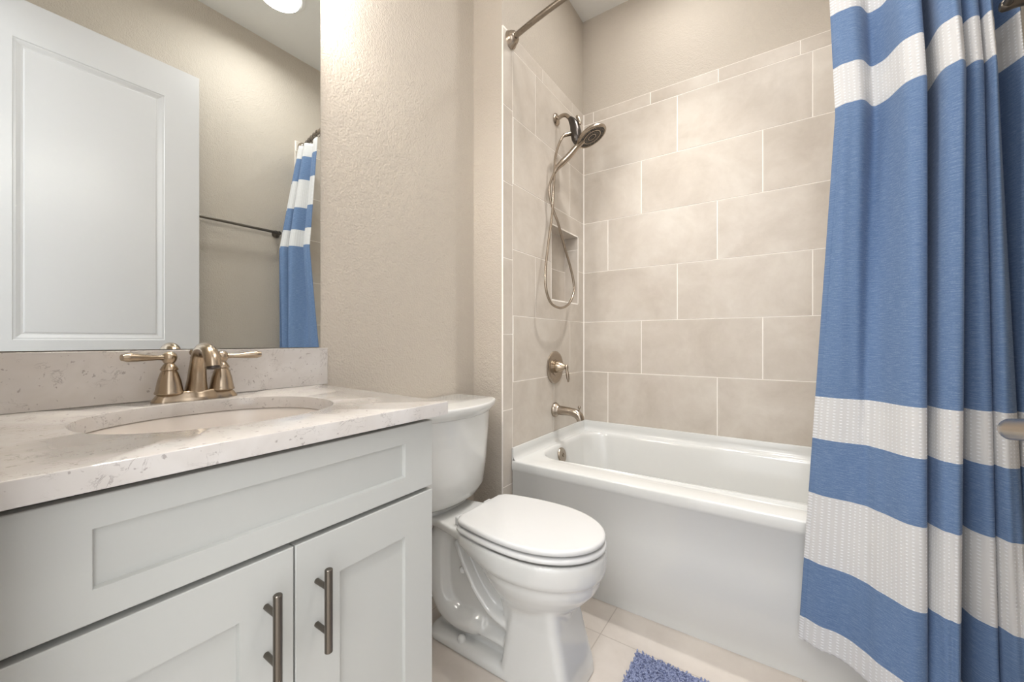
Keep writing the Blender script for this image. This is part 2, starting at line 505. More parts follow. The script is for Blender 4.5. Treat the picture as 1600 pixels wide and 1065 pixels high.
    op = finish(bm, 'overflow_plate', M_NICKEL, t); op['label'] = 'round brushed nickel overflow plate'
    bm = bmesh.new(); lathe(bm, [(.0055, .002), (.0055, .008), (.003, .0095), (.001, .0098)], c - ax * .004 + Vector((0, 0, -.002)), ax, 16)
    finish(bm, 'screw', M_NICKEL, op)
    bm = bmesh.new(); lathe(bm, [(.034, 0), (.034, .003), (.028, .006), (.001, .007)], (.33, -.41, .112), (0, 0, 1), 32)
    finish(bm, 'drain', M_NICKEL, t)
tub()

# ------------------------------------------------------------------ shower fittings
def fan_axis(): return
def shower():
    t = thing('handheld_shower', 'brushed nickel handheld shower head on a wall arm in the alcove', 'shower head', (0, -.375, 2.315))
    bm = bmesh.new(); lathe(bm, [(.033, 0), (.034, .004), (.030, .010), (.018, .014), (.011, .017)], (.0, -.375, 2.315), (1, 0, 0), 36)
    finish(bm, 'wall_flange', M_NICKEL, t)
    arm = catmull([(.010, -.375, 2.315), (.035, -.375, 2.325), (.062, -.377, 2.320), (.082, -.379, 2.300), (.098, -.381, 2.276)], 6)
    bm = bmesh.new(); tube(bm, arm, .0108, 16)
    finish(bm, 'arm', M_NICKEL, t)
    # dark swivel bracket
    bm = bmesh.new()
    pp = catmull([(.090, -.380, 2.292), (.104, -.380, 2.272), (.117, -.380, 2.245), (.125, -.380, 2.205), (.130, -.380, 2.170), (.134, -.380, 2.148)], 5)
    tube(bm, pp, lerp_list([.013, .020, .025, .030, .028, .020], len(pp)), 20)
    br = finish(bm, 'bracket', M_DARKMET, t); br['label'] = 'dark diverter bracket'
    bm = bmesh.new(); tube(bm, catmull([(.132, -.384, 2.290), (.145, -.384, 2.266), (.153, -.384, 2.238)], 4), [.006] + [.009] * 7 + [.006], 12)
    finish(bm, 'diverter_button', M_NICKEL, br)
    # face disc
    n = Vector((.42, .10, -.90)).normalized(); c = Vector((.208, -.36, 2.168)); K = 1.10
    bm = bmesh.new(); lathe(bm, [(r_ * K, h_) for r_, h_ in [(.018, -.034), (.032, -.030), (.055, -.022), (.071, -.013), (.0765, -.004), (.0765, .002), (.074, .005), (.069, .005), (.068, .0025), (.001, .0025)]], c, n, 56)
    hd = finish(bm, 'spray_head', M_NICKEL, t)
    bm = bmesh.new(); lathe(bm, [(.068 * K, .0015), (.068 * K, .0036), (.001, .0036)], c, n, 48)
    sp = finish(bm, 'spray_face', M_BLACK, hd); sp['label'] = 'dark nozzle face'
    bm = bmesh.new()
    for r0, r1 in ((.072, .076), (.045, .050), (.019, .023)):
        lathe(bm, [(r0, .003), (r0, .006), (r1, .006), (r1, .003)], c, n, 40, cap=False)
    u = n.orthogonal().normalized(); v = n.cross(u)
    for r, k, rr in ((.065, 36, .0028), (.056, 30, .0024), (.037, 20, .0026), (.028, 14, .0022), (.010, 6, .002)):
        for i in range(k):
            if r > .05 and i % 6 == 5: continue
            a = 2 * pi * i / k
            lathe(bm, [(rr, .003), (rr, .0062), (rr * .5, .0072)], c + u * r * cos(a) + v * r * sin(a), n, 8)
    finish(bm, 'nozzles', M_NICKEL, hd)
    # wand handle
    pp = catmull([(.165, -.375, 2.150), (.135, -.392, 2.118), (.105, -.418, 2.070), (.078, -.445, 2.030), (.058, -.465, 2.000), (.046, -.476, 1.972)], 6)
    bm = bmesh.new(); tube(bm, pp, lerp_list([.014, .0155, .0175, .018, .0135, .0085], len(pp)), 18)
    wd = finish(bm, 'wand_handle', M_NICKEL, t)
    # hose with nuts
    bm = bmesh.new()
    hp = catmull([(.106, -.392, 2.200), (.088, -.425, 2.188), (.075, -.452, 2.155), (.060, -.463, 2.11), (.047, -.470, 2.05), (.043, -.474, 1.96), (.040, -.478, 1.868), (.037, -.484, 1.76), (.040, -.533, 1.583), (.048, -.576, 1.442),
                  (.055, -.588, 1.352), (.060, -.560, 1.285), (.062, -.509, 1.258), (.064, -.433, 1.252), (.062, -.343, 1.278), (.058, -.278, 1.332),
                  (.054, -.253, 1.39), (.048, -.282, 1.486), (.045, -.357, 1.601), (.044, -.428, 1.709), (.034, -.462, 1.77), (.026, -.490, 1.843), (.027, -.495, 1.903), (.046, -.478, 1.975)], 8)
    tube(bm, hp, .0068, 12)
    hs = finish(bm, 'hose', M_NICKEL, t)
    bm = bmesh.new(); tube(bm, [(.112, -.386, 2.202), (.100, -.400, 2.196), (.082, -.437, 2.176)], [.012, .0115, .010], 14)
    finish(bm, 'hose_nut', M_NICKEL, hs)
shower()

def valve():
    t = thing('shower_valve', 'round brushed nickel shower valve plate with lever, above the tub spout', 'shower valve', (0, -.39, .926))
    bm = bmesh.new(); lathe(bm, [(.091, 0), (.0915, .004), (.088, .009), (.080, .0115), (.066, .012), (.058, .009), (.045, .009), (.0445, .012), (.03, .012)], (0, -.39, .926), (1, 0, 0), 64)
    finish(bm, 'escutcheon', M_NICKEL, t)
    bm = bmesh.new(); lathe(bm, [(.034, .009), (.0345, .018), (.033, .028), (.022, .050), (.013, .064), (.011, .067)], (0, -.39, .930), (1, 0, 0), 36)
    finish(bm, 'hub', M_CHAMP, t)
    bm = bmesh.new(); pp = catmull([(.074, -.39, .945), (.075, -.39, .925), (.079, -.391, .900), (.084, -.392, .872), (.086, -.392, .848)], 5)
    tube(bm, pp, lerp_list([.005, .010, .0065, .0095, .0085, .004], len(pp)), 16)
    tube(bm, [(.060, -.39, .930), (.074, -.39, .930)], .010, 16)
    finish(bm, 'lever', M_NICKEL, t)
    s = thing('tub_spout', 'brushed nickel tub spout with diverter knob projecting over the tub rim', 'tub spout', (0, -.39, .688))
    bm = bmesh.new(); lathe(bm, [(.040, 0), (.041, .006), (.037, .014), (.028, .024), (.0235, .034), (.023, .04)], (0, -.39, .690), (1, 0, 0), 36)
    finish(bm, 'wall_flange', M_NICKEL, s)
    pp = catmull([(.02, -.39, .690), (.06, -.39, .689), (.10, -.39, .687), (.130, -.39, .681), (.150, -.39, .666), (.158, -.39, .645)], 6)
    bm = bmesh.new(); tube(bm, pp, lerp_list([.026, .0245, .023, .0235, .023, .020], len(pp)), 24, up=(0, 1, 0))
    finish(bm, 'spout_body', M_NICKEL, s)
    bm = bmesh.new(); lathe(bm, [(.004, 0), (.004, .014), (.0075, .017), (.0085, .023), (.006, .029), (.001, .031)], (.148, -.39, .694), (.1, 0, 1), 16)
    finish(bm, 'diverter_knob', M_NICKEL, s)
valve()

# ------------------------------------------------------------------ shower rod, rings, curtain
def rod_y(x): return -.826 - .095 * 4 * x * (OX - x) / OX ** 2
RZ = 2.478
def rod():
    t = thing('shower_rod', 'curved brushed nickel shower curtain rod high above the tub', 'curtain rod', (.75, -.9, RZ))
    bm = bmesh.new(); pts = [(x, rod_y(x), RZ) for x in [OX * k / 60 for k in range(61)]]
    pts[0] = (.012, rod_y(.012), RZ); pts[-1] = (OX - .012, rod_y(OX - .012), RZ)
    tube(bm, pts, .0125, 20, up=(0, 0, 1)); finish(bm, 'rod_tube', M_ROD, t)
    for x, s in ((0.0, 1), (OX, -1)):
        bm = bmesh.new(); lathe(bm, [(.039, 0), (.040, .003), (.036, .008), (.031, .024), (.024, .036), (.0175, .040), (.0125, .041)], (x, -.828, RZ), (s, -.2, 0), 36)
        finish(bm, 'wall_flange', M_NICKEL, t)
rod()

P1 = [[1.1713, -0.9597], [1.1988, -0.9759], [1.2281, -0.9664], [1.2522, -0.9168], [1.2754, -0.929], [1.3024, -1.0008], [1.3333, -1.0137], [1.3425, -0.9425], [1.3520, -0.8818], [1.3574, -0.9316], [1.3606, -1.010], [1.3767, -1.0401], [1.3934, -1.0286], [1.4063, -0.9552], [1.4040, -0.935], [1.4010, -0.985], [1.4121, -1.0169], [1.4268, -1.0057], [1.4330, -0.9582], [1.4340, -0.9449], [1.4312, -0.985], [1.4398, -1.0202], [1.453, -0.985], [1.4650, -0.9400], [1.4746, -0.925], [1.4940, -0.984]]
P0 = [[1.1056, -0.876], [1.1534, -0.9018], [1.1977, -0.91], [1.2312, -0.934], [1.2583, -0.9666], [1.3014, -1.0145], [1.3333, -1.0137], [1.3397, -0.9671], [1.3457, -0.9162], [1.3435, -0.9809], [1.3593, -1.0064], [1.3748, -1.0191], [1.3896, -1.0125], [1.4042, -0.9463], [1.4136, -0.9048], [1.4119, -0.9329], [1.4238, -0.9738], [1.4499, -0.9923], [1.4562, -0.9575], [1.4583, -0.9365], [1.456, -0.975], [1.4685, -1.0017], [1.4841, -1.0090], [1.4925, -1.005], [1.4900, -0.958], [1.4955, -0.972]]
BANDS = [(.176, 1), (.241, 0), (.419, 1), (.623, 0), (.790, 1), (.907, 0), (1.703, 1), (1.81, 0), (1.962, 1), (2.16, 0), (2.325, 1)]
def curtain_mat():
    m = mat('striped_curtain_fabric', lin(110, 140, 180), .85, spec=.2); t = NT(m)
    m.node_tree.nodes['Principled BSDF'].inputs['Sheen Weight'].default_value = .08
    sep = t.n('ShaderNodeSeparateXYZ'); t.l(t.uv(), sep.inputs[0])
    u, z = sep.outputs[0], sep.outputs[1]
    fac = t.math('DIVIDE', z, 2.6)
    st = [(0, (1, 1, 1, 1))] + [(b / 2.6, (v, v, v, 1)) for b, v in BANDS]
    band = t.ramp(fac, st, 'CONSTANT')
    # heathered blue: fine horizontal streaks
    cb = t.n('ShaderNodeCombineXYZ'); t.l(t.math('MULTIPLY', u, 45), cb.inputs[0]); t.l(t.math('MULTIPLY', z, 420), cb.inputs[1])
    h1 = t.noise(1, 4, .65, cb.outputs[0])
    cb2 = t.n('ShaderNodeCombineXYZ'); t.l(t.math('MULTIPLY', u, 260), cb2.inputs[0]); t.l(t.math('MULTIPLY', z, 900), cb2.inputs[1])
    h2 = t.noise(1, 2, .6, cb2.outputs[0])
    hh = t.math('ADD', t.math('MULTIPLY', h1, .6), t.math('MULTIPLY', h2, .4))
    blue = t.ramp(hh, [(.32, lin(82, 107, 141)), (.5, lin(98, 122, 157)), (.68, lin(132, 151, 180))])
    # waffle weave on the white bands: rows of small bright dimples
    wu = t.math('SINE', t.math('MULTIPLY', u, 2 * pi / .0125)); wz = t.math('SINE', t.math('MULTIPLY', z, 2 * pi / .0085))
    wf = t.math('MULTIPLY', t.math('MAXIMUM', wu, 0), t.math('MAXIMUM', wz, 0))
    white = t.mix(wf, lin(204, 203, 202), lin(232, 233, 235))
    t.l(t.mix(band, blue, white), t.p.inputs['Base Color'])
    hgt = t.math('ADD', t.math('MULTIPLY', t.math('MULTIPLY', wf, band), 1.0), t.math('MULTIPLY', h2, .12))
    t.bump(hgt, .45, .0015)
    return m
def curtain():
    tp = thing('shower_curtain', 'blue and white striped fabric shower curtain bunched at the right end of the tub', 'shower curtain', (1.33, -.95, .18))
    def prof(z):
        if z <= 1.69:
            t = (z - .43) / (1.69 - .43)
            t = max(t, -.22)
            return [[a[0] * (1 - t) + b[0] * t, a[1] * (1 - t) + b[1] * t] for a, b in zip(P0, P1)]
        t = (z - 1.69) / (2.42 - 1.69)
        out = []
        for i, (x, y) in enumerate(P1):
            yr = rod_y(x) - .012
            yc = y * .55 + (-.955) * .45
            out.append([x * (1 - .02 * t * (1.49 - x) / .3) , y * (1 - t) + (yc + (yr + .945)) * t])
        return out
    zs = [.172, .176, .18] + [.18 + (2.42 - .18) * k / 110 for k in range(1, 111)]
    rows = []
    for z in zs:
        p = [Vector((a, b, 0)) for a, b in prof(z)]
        c = catmull(p, 7)
        rows.append([(q.x, q.y) for q in c])
    n = len(rows[0])
    # arc length measured on a middle row
    mid = rows[len(rows) // 2]; arc = [0]
    for a, b in zip(mid, mid[1:]): arc.append(arc[-1] + math.hypot(b[0] - a[0], b[1] - a[1]))
    bm = bmesh.new(); uvl = bm.loops.layers.uv.new('UVMap')
    V = []
    for z, r in zip(zs, rows):
        row = []
        for i, (x, y) in enumerate(r):
            wob = .0022 * sin(i * .7 + z * 3.1) * sin(z * 2.3 + i * .13)
            row.append(bm.verts.new((min(x, 1.4975), y + wob, z)))
        V.append(row)
    uvd = {}
    for j, z in enumerate(zs):
        for i in range(n): uvd[V[j][i]] = (arc[i], z)
    for j in range(len(zs) - 1):
        for i in range(n - 1):
            f = bm.faces.new((V[j][i], V[j][i + 1], V[j + 1][i + 1], V[j + 1][i]))
            for l in f.loops: l[uvl].uv = uvd[l.vert]
    M = curtain_mat()
    o = finish(bm, 'fabric', M, tp, angle=180)
    s = o.modifiers.new('thickness', 'SOLIDIFY'); s.thickness = .0022; s.offset = 0
    # side hem: a doubled strip along the free edge
    bm = bmesh.new(); uvl = bm.loops.layers.uv.new('UVMap'); prev = None
    for z, r in zip(zs, rows):
        a = Vector((*r[0], 0)); b = Vector((*r[4], 0)); d = (b - a).normalized(); nn = Vector((d.y, -d.x, 0))
        if nn.y > 0: nn = -nn
        pts = [a - d * .001 + nn * .0005, a + nn * .0028, a + d * .012 + nn * .0030, a + d * .0135 + nn * .0008]
        cur = [bm.verts.new((q.x, q.y + .0022 * sin(z * 3.1) * sin(z * 2.3), z)) for q in pts]
        if prev:
            for i in range(3):
                f = bm.faces.new((prev[0][i], prev[0][i + 1], cur[i + 1], cur[i]))
                for l in f.loops: l[uvl].uv = (.004 * i, z if l.vert in cur else prev[1])
        prev = (cur, z)
    finish(bm, 'side_hem', M, tp, angle=180)
    # hooks over the rod
    xs = [1.20, 1.25, 1.30, 1.345, 1.39, 1.425, 1.455, 1.485]
    for k, x in enumerate(xs):
        y = rod_y(x)
        h = thing('curtain_ring', 'metal curtain ring on the shower rod above the bunched curtain', 'curtain ring', (x, y, RZ), 'rings holding the shower curtain')
        bm = bmesh.new()
        pts = [(x, y + .0165 * cos(a), RZ - .006 + .022 * sin(a)) for a in [2 * pi * q / 24 for q in range(25)]]
        tube(bm, pts, .0018, 8, up=(1, 0, 0))
        tube(bm, [(x, y - .002, RZ - .028), (x, y - .004, RZ - .06), (x, y - .006, RZ - .072)], .0018, 8)
        rr = finish(bm, 'ring_wire', M_DARKMET, h)
curtain()

# ------------------------------------------------------------------ towel bar on the opposite wall
def towel_bar():
    t = thing('towel_bar', 'dark nickel towel bar on the beige wall beside the curtain, mostly behind the open door', 'towel bar', (OX, -1.26, 1.81))
    bx, z = 1.458, 1.812
    bm = bmesh.new(); tube(bm, [(bx, -1.006, z), (bx, -1.590, z)], .0085, 18, up=(0, 0, 1)); finish(bm, 'bar', M_PULL, t)
    for y in (-1.014, -1.582):
        bm = bmesh.new(); lathe(bm, [(.024, -TT), (.0245, .004), (.020, .010), (.0125, .018), (.0115, .034), (.013, .043), (.0125, .052), (.008, .057), (.001, .058)], (OX, y, z), (-1, 0, 0), 28)
        finish(bm, 'post', M_PULL, t)
towel_bar()

# ------------------------------------------------------------------ door leaf, open against the right wall
def door():
    d0, d1 = -2.325, -1.500; zt, zb = 2.56, .012; xf, xbk = 1.342, 1.377
    bm = bmesh.new()
    panels = [(-2.160, -1.652, 1.078, 2.385), (-2.160, -1.652, .20, .90)]
    ys = sorted({d0, d1, panels[0][0], panels[0][1]}); zs = sorted({zb, zt} | {p[2] for p in panels} | {p[3] for p in panels})
    for (x, sg) in ((xf, 1), (xbk, -1)):
        for a, b in zip(ys, ys[1:]):
            for c, d in zip(zs, zs[1:]):
                hit = any(abs(a - p[0]) < 1e-6 and abs(c - p[2]) < 1e-6 for p in panels)
                if not hit:
                    f = bm.faces.new([bm.verts.new((x, q, w)) for q, w in ((a, c), (b, c), (b, d), (a, d))])
                else:
                    prof = [(0, 0), (.003, .003), (.010, .0035), (.024, .0095), (.030, .0105), (.034, .0085), (.036, .0080)]
                    loops = [[(x + sg * dd, a + i, c + i), (x + sg * dd, b - i, c + i), (x + sg * dd, b - i, d - i), (x + sg * dd, a + i, d - i)] for i, dd in prof]
                    loft(bm, loops, False, True)
    for q in ((d0, d0), (d1, d1)):
        bm.faces.new([bm.verts.new(p) for p in ((xf, q[0], zb), (xbk, q[0], zb), (xbk, q[0], zt), (xf, q[0], zt))])
    for w in (zb, zt):
        bm.faces.new([bm.verts.new(p) for p in ((xf, d0, w), (xbk, d0, w), (xbk, d1, w), (xf, d1, w))])
    bmesh.ops.remove_doubles(bm, verts=bm.verts, dist=1e-5)
    o = struct(finish(bm, 'door_1', M_DOOR, smooth=False))
    # lever set
    y0, z0 = -1.570, .957
    bm = bmesh.new(); lathe(bm, [(.032, 0), (.0325, .004), (.029, .009), (.013, .011)], (xf, y0, z0), (-1, 0, 0), 36)
    r = finish(bm, 'door_handle', M_CHAMP, o); r['label'] = 'brushed nickel lever handle'
    bm = bmesh.new()
    tube(bm, [(xf - .005, y0, z0), (xf - .045, y0, z0)], .010, 18)
    lp = []
    for k in range(15):
        f = k / 14; y = y0 + .015 - f * .125
        e = min(1, (k + .0) / 2.0); e = math.sqrt(max(0, 1 - (1 - e) ** 2)) if e < 1 else 1
        e2 = 1 if k < 13 else (.85 if k == 13 else .35); e = max(e, .62) * e2
        lp.append([(xf - .052 - .0085 * e * cos(a), y, z0 + .001 + .020 * f + .0135 * e * sin(a)) for a in [2 * pi * q / 20 for q in range(20)]])
    loft(bm, lp)
    finish(bm, 'lever', M_CHAMP, r)
    for zc in (.25, 1.28, 2.32):
        bm = bmesh.new(); lathe(bm, [(.006, -.045), (.006, .045)], (xf - .004, d0 - .002, zc), (0, 0, 1), 12)
        finish(bm, 'hinge', M_NICKEL, o)
door()

# ------------------------------------------------------------------ vanity
VY0, VY1 = -2.332, -1.7075
XF = .396
def shaker(bm, x, y0, y1, z0, z1, sy, sz, depth=.008, th=.019):
    """front at x, panel recessed by depth"""
    ch = .0012
    def rl(xx, i0, i1): return [(xx, y0 + i0, z0 + i1), (xx, y1 - i0, z0 + i1), (xx, y1 - i0, z1 - i1), (xx, y0 + i0, z1 - i1)]
    loops = [rl(x - th, 0, 0), rl(x - ch, 0, 0), rl(x, ch, ch), rl(x, sy, sz), rl(x - depth, sy + .0012, sz + .0012)]
    loft(bm, loops, True, True)
def pull(y, z0, z1, parent):
    bm = bmesh.new(); x = .432
    lathe(bm, [(.0052, 0), (.0064, .0012), (.0064, z1 - z0 - .0012), (.0052, z1 - z0)], (x, y, z0), (0, 0, 1), 24)
    h = finish(bm, 'handle', M_PULL, parent); h['label'] = 'brushed dark nickel bar pull'
    for zz in (z0 + .032, z1 - .032):
        bm = bmesh.new(); lathe(bm, [(.0045, 0), (.0045, .033)], (XF - .001, y, zz), (1, 0, 0), 16)
        finish(bm, 'post', M_PULL, h)
def vanity():
    t = thing('vanity_cabinet', 'pale grey shaker vanity cabinet with two doors under the quartz top', 'bathroom cabinet', (.1, -2.02, 0))
    bm = bmesh.new()
    box(bm, VX + .002, XF - .021, VY0, VY0 + .018, .10, .742); box(bm, VX + .002, XF - .021, VY1 - .018, VY1, .10, .742)
    box(bm, VX + .002, VX + .012, VY0 + .018, VY1 - .018, .10, .742); box(bm, VX + .012, XF - .021, VY0 + .018, VY1 - .018, .10, .118)
    box(bm, XF - .039, XF - .021, -2.035, -1.995, .118, .72); box(bm, XF - .039, XF - .021, VY0 + .018, VY1 - .018, .70, .742)
    box(bm, VX + .002, XF - .021, VY0, VY0 + .018, .742, .9065); box(bm, VX + .002, XF - .021, VY1 - .018, VY1, .742, .9065)
    box(bm, XF - .039, XF - .021, VY0 + .018, VY1 - .018, .742, .872)
    box(bm, VX + .002, XF - .085, VY0, VY1, 0, .10)
    b = finish(bm, 'body', M_CAB, t, smooth=False)
    bm = bmesh.new(); shaker(bm, XF, -2.3215, VY1 - .001, .7475, .8945, .078, .0385)
    bevel(finish(bm, 'drawer_front', M_CAB, t, smooth=False), .0008)
    for y0, y1, yh in ((-2.0135, VY1 - .001, -1.978), (-2.3215, -2.0165, -2.058)):
        bm = bmesh.new(); shaker(bm, XF, y0, y1, .108, .7385, .078, .078)
        d = finish(bm, 'door', M_CAB, t, smooth=False)
        pull(yh, .558, .696, d)
    # quartz top with oval cut-out
    zc, th = .935, .0285
    q = thing('vanity_countertop', 'white quartz vanity top with fine grey veins and an oval cut-out', 'countertop', (.12, -2.0, zc - th))
    SX, SY, A, B = .125, -2.023, .182, .204
    bm = bmesh.new(); N = 96
    # outer polygon sampled by rays
    poly = [(VX + .001, -2.334), (.421, -2.334), (.421, -1.684), (VX + .001, -1.650)]
    angs = [2 * pi * k / N for k in range(N)]
    for px, py in poly: angs.append(math.atan2(py - SY, px - SX) % (2 * pi))
    angs = sorted(set(round(a, 6) for a in angs))
    def outer(a, ins=0):
        dx, dy = cos(a), sin(a); best = 1e9
        for i in range(4):
            (x0, y0), (x1, y1) = poly[i], poly[(i + 1) % 4]
            ex, ey = x1 - x0, y1 - y0; den = dx * ey - dy * ex
            if abs(den) < 1e-9: continue
            s = ((x0 - SX) * ey - (y0 - SY) * ex) / den; u = ((x0 - SX) * dy - (y0 - SY) * dx) / den
            if s > 0 and -1e-4 <= u <= 1 + 1e-4: best = min(best, s)
        return best - ins
    def oval(a, k=0):
        # superellipse, slightly squarer than an ellipse
        e = 2.25; c, s = abs(cos(a)) / (A + k), abs(sin(a)) / (B + k)
        return (c ** e + s ** e) ** (-1 / e)
    def lp(fn, z): return [(SX + fn(a) * cos(a), SY + fn(a) * sin(a), z) for a in angs]
    loops = [lp(lambda a: oval(a, .0025), zc), lp(lambda a: oval(a, .0008), zc - .001), lp(lambda a: oval(a), zc - .003), lp(lambda a: oval(a), zc - th),
             lp(outer, zc - th), lp(outer, zc - .0025), lp(lambda a: outer(a, .0008), zc - .0008), lp(lambda a: outer(a, .0025), zc)]
    rings = loft(bm, loops, False, False)
    n = len(angs)
    for i in range(n):
        j = (i + 1) % n; bm.faces.new((rings[-1][i], rings[-1][j], rings[0][j], rings[0][i]))
    finish(bm, 'slab', M_QUARTZ, q, angle=30)
    bm = bmesh.new(); box(bm, VX + .001, VX + .021, -2.334, -1.634, zc + .0003, 1.051)
    bevel(finish(bm, 'backsplash', M_QUARTZ, q), .0012)
    # undermount sink
    s = thing('undermount_sink', 'oval white porcelain sink mounted under the quartz vanity top', 'sink', (SX, SY, .78))
    bm = bmesh.new()
    zz = zc - th - .0004
    def sl(k, z): return [(SX + oval(a, k) * cos(a), SY + oval(a, k) * sin(a), z) for a in angs]
    loops = [sl(.022, zz), sl(.004, zz), sl(.001, zz - .004), sl(-.004, zz - .03), sl(-.018, zz - .08), sl(-.045, zz - .12), sl(-.09, zz - .145), sl(-.155, zz - .15)]
    loops += [sl(-.155, zz - .162), sl(-.09, zz - .157), sl(-.035, zz - .13), sl(-.006, zz - .08), sl(.008, zz - .03), sl(.022, zz - .014)]
    r = loft(bm, loops, False, False)
    for i in range(n):
        j = (i + 1) % n; bm.faces.new((r[-1][i], r[-1][j], r[0][j], r[0][i]))
    finish(bm, 'bowl', M_SINK, s, angle=60)
    bm = bmesh.new(); lathe(bm, [(.028, -.02), (.030, 0), (.026, .003), (.018, .002), (.017, .005), (.001, .006)], (SX, SY, zz - .151), (0, 0, 1), 32)
    finish(bm, 'drain', M_CHAMP, s)
vanity()

def faucet():
    x, y, z = -.100, -1.994, .9352
    t = thing('bathroom_faucet', 'champagne nickel centerset faucet with two lever handles behind the sink', 'faucet', (x, y, z))
    # oblong base, waisted between the handles
    bm = bmesh.new(); n = 64
    def rg(sc, sx, zz):
        out = []
        for k in range(n):
            a = 2 * pi * k / n; c, s = cos(a), sin(a)
            yy = .083 * (abs(s) ** .8) * (1 if s > 0 else -1); w = .0275 + .004 * cos(pi * yy / .0415) * (1 if abs(yy) < .07 else .6)
            xx = w * (abs(c) ** .75) * (1 if c > 0 else -1)
            out.append((x + xx * sx, y + yy * sc, zz))
        return out
    loft(bm, [rg(1.0, 1.0, z), rg(1.0, 1.0, z + .003), rg(.96, .90, z + .008), rg(.90, .78, z + .015), rg(.86, .70, z + .020), rg(.84, .66, z + .0215)])
    finish(bm, 'base', M_CHAMP, t, angle=60)
    for s, ang in ((-1, 0), (1, 0)):
        cy = y + s * .051
        bm = bmesh.new()
        lathe(bm, [(.0262, .018), (.0268, .021), (.0252, .024), (.0242, .030), (.0212, .048), (.0166, .064), (.0140, .070), (.0165, .0725), (.0160, .075), (.0120, .082), (.0088, .087), (.0080, .090)], (x, cy, z), (0, 0, 1), 36)
        hb = finish(bm, 'handle_base', M_CHAMP, t)
        bm = bmesh.new()
        lathe(bm, [(.008, .086), (.0105, .089), (.0135, .095), (.0145, .101), (.0130, .107), (.0085, .112), (.001, .114)], (x, cy, z), (0, 0, 1), 28)
        dirv = Vector((.22, s * 1.0, 0)).normalized()
        p0 = Vector((x, cy, z + .100)); pts = catmull([p0 + dirv * d + Vector((0, 0, h)) for d, h in ((.008, 0), (.022, .0005), (.040, .001), (.058, .002), (.074, .003), (.084, .003))], 5)
        tube(bm, pts, lerp_list([(.0064, .0064), (.0054, .0058), (.0068, .0078), (.0088, .0100), (.0098, .0110), (.0068, .0080)], len(pts)), 18, up=(0, 0, 1))
        finish(bm, 'lever', M_CHAMP, hb)
    # spout: rises from the base and arcs forward over the basin
    pts = catmull([(x - .004, y, z + .016), (x + .001, y, z + .045), (x + .008, y, z + .080), (x + .024, y, z + .110), (x + .050, y, z + .119), (x + .078, y, z + .113), (x + .094, y, z + .096), (x + .099, y, z + .080)], 6)
    bm = bmesh.new()
    tube(bm, pts, lerp_list([(.027, .023), (.0235, .0185), (.0195, .0162), (.0170, .0155), (.0150, .0150), (.0150, .0152), (.0155, .0155), (.0158, .0158)], len(pts)), 28, up=(1, 0, 0))
    sp = finish(bm, 'spout', M_CHAMP, t)
    bm = bmesh.new(); e = Vector(pts[-1]); lathe(bm, [(.0125, -.002), (.0125, .004), (.010, .0045)], e, (.2, 0, -1), 24)
    finish(bm, 'aerator', M_DARKMET, sp)
    bm = bmesh.new(); lathe(bm, [(.0028, .015), (.0028, .094), (.0055, .096), (.0062, .099), (.0048, .101), (.0040, .102), (.0072, .106), (.0080, .111), (.0060, .116), (.001, .118)], (x - .030, y + .002, z), (0, 0, 1), 20)
    finish(bm, 'lift_rod', M_CHAMP, t)
faucet()

# ------------------------------------------------------------------ mirror and vanity light
bm = bmesh.new(); box(bm, VX + .0005, VX + .006, -2.33, -1.650, 1.0535, 2.20)
mi = finish(bm, 'wall_mirror', M_MIRROR, smooth=False)
tag(mi, 'large frameless wall mirror standing on the quartz backsplash', 'mirror')
mi.data.materials.append(M_MEDGE)
for p in mi.data.polygons:
    if abs(p.normal.x) < .5: p.material_index = 1
def vanity_light():
    t = thing('vanity_light', 'brushed nickel wall light with glass shades mounted above the mirror', 'wall light', (VX, -2.0, 2.42))
    bm = bmesh.new(); box(bm, VX, VX + .022, -2.26, -1.70, 2.30, 2.38); bevel(finish(bm, 'back_plate', M_NICKEL, t), .006, 3)
    m = bpy.data.materials.new('lit_glass'); m.use_nodes = True
    p = m.node_tree.nodes['Principled BSDF']; p.inputs['Base Color'].default_value = (.9, .87, .8, 1)
    p.inputs['Emission Color'].default_value = (1, .97, .93, 1); p.inputs['Emission Strength'].default_value = 42
    for y in (-2.24, -1.98, -1.72):
        bm = bmesh.new(); tube(bm, catmull([(VX + .02, y, 2.34), (VX + .07, y, 2.35), (VX + .10, y, 2.33)], 5), .007, 14)
        a = finish(bm, 'arm', M_NICKEL, t)
        bm = bmesh.new(); lathe(bm, [(.018, 0), (.03, -.015), (.042, -.05), (.052, -.10), (.056, -.125), (.052, -.125), (.048, -.10), (.038, -.05), (.02, -.02)], (VX + .10, y, 2.33), (0, 0, 1), 32)
        finish(bm, 'glass_shade', m, a)
vanity_light()

# ------------------------------------------------------------------ toilet
TY = -1.225
def outline(z, xf_=.610, xw=.375, hw=.169, xr=.145, hr=.130, sh=0.0, n=64, dx=0):
    """elongated bowl outline: front half ellipse, rear taper with rounded corners"""
    pts = []
    nf = n // 2
    for k in range(nf + 1):
        a = -pi / 2 + pi * k / nf
        ex = 2.0
        c = cos(a); s = sin(a)
        pts.append((xw + (xf_ - sh - xw) * (abs(c) ** .95), (hw - sh) * s))
    # left... rear side: +y side from xw back to xr, across, and return
    m = n // 4; rc = .022
    back = []
    for k in range(1, m):
        f = k / m; x = xw + (xr + sh - xw) * (f ** 1.0)
        w = hw - sh - (hw - hr) * (f ** 2.0)
        if k == m - 1: w -= .004
        back.append((x, w))
    side = back + [(xr + sh, hr - sh - rc)]
    pts += side + [(x, -w) for x, w in side[::-1]]
    return [(x + dx, TY + y, z) for x, y in pts]

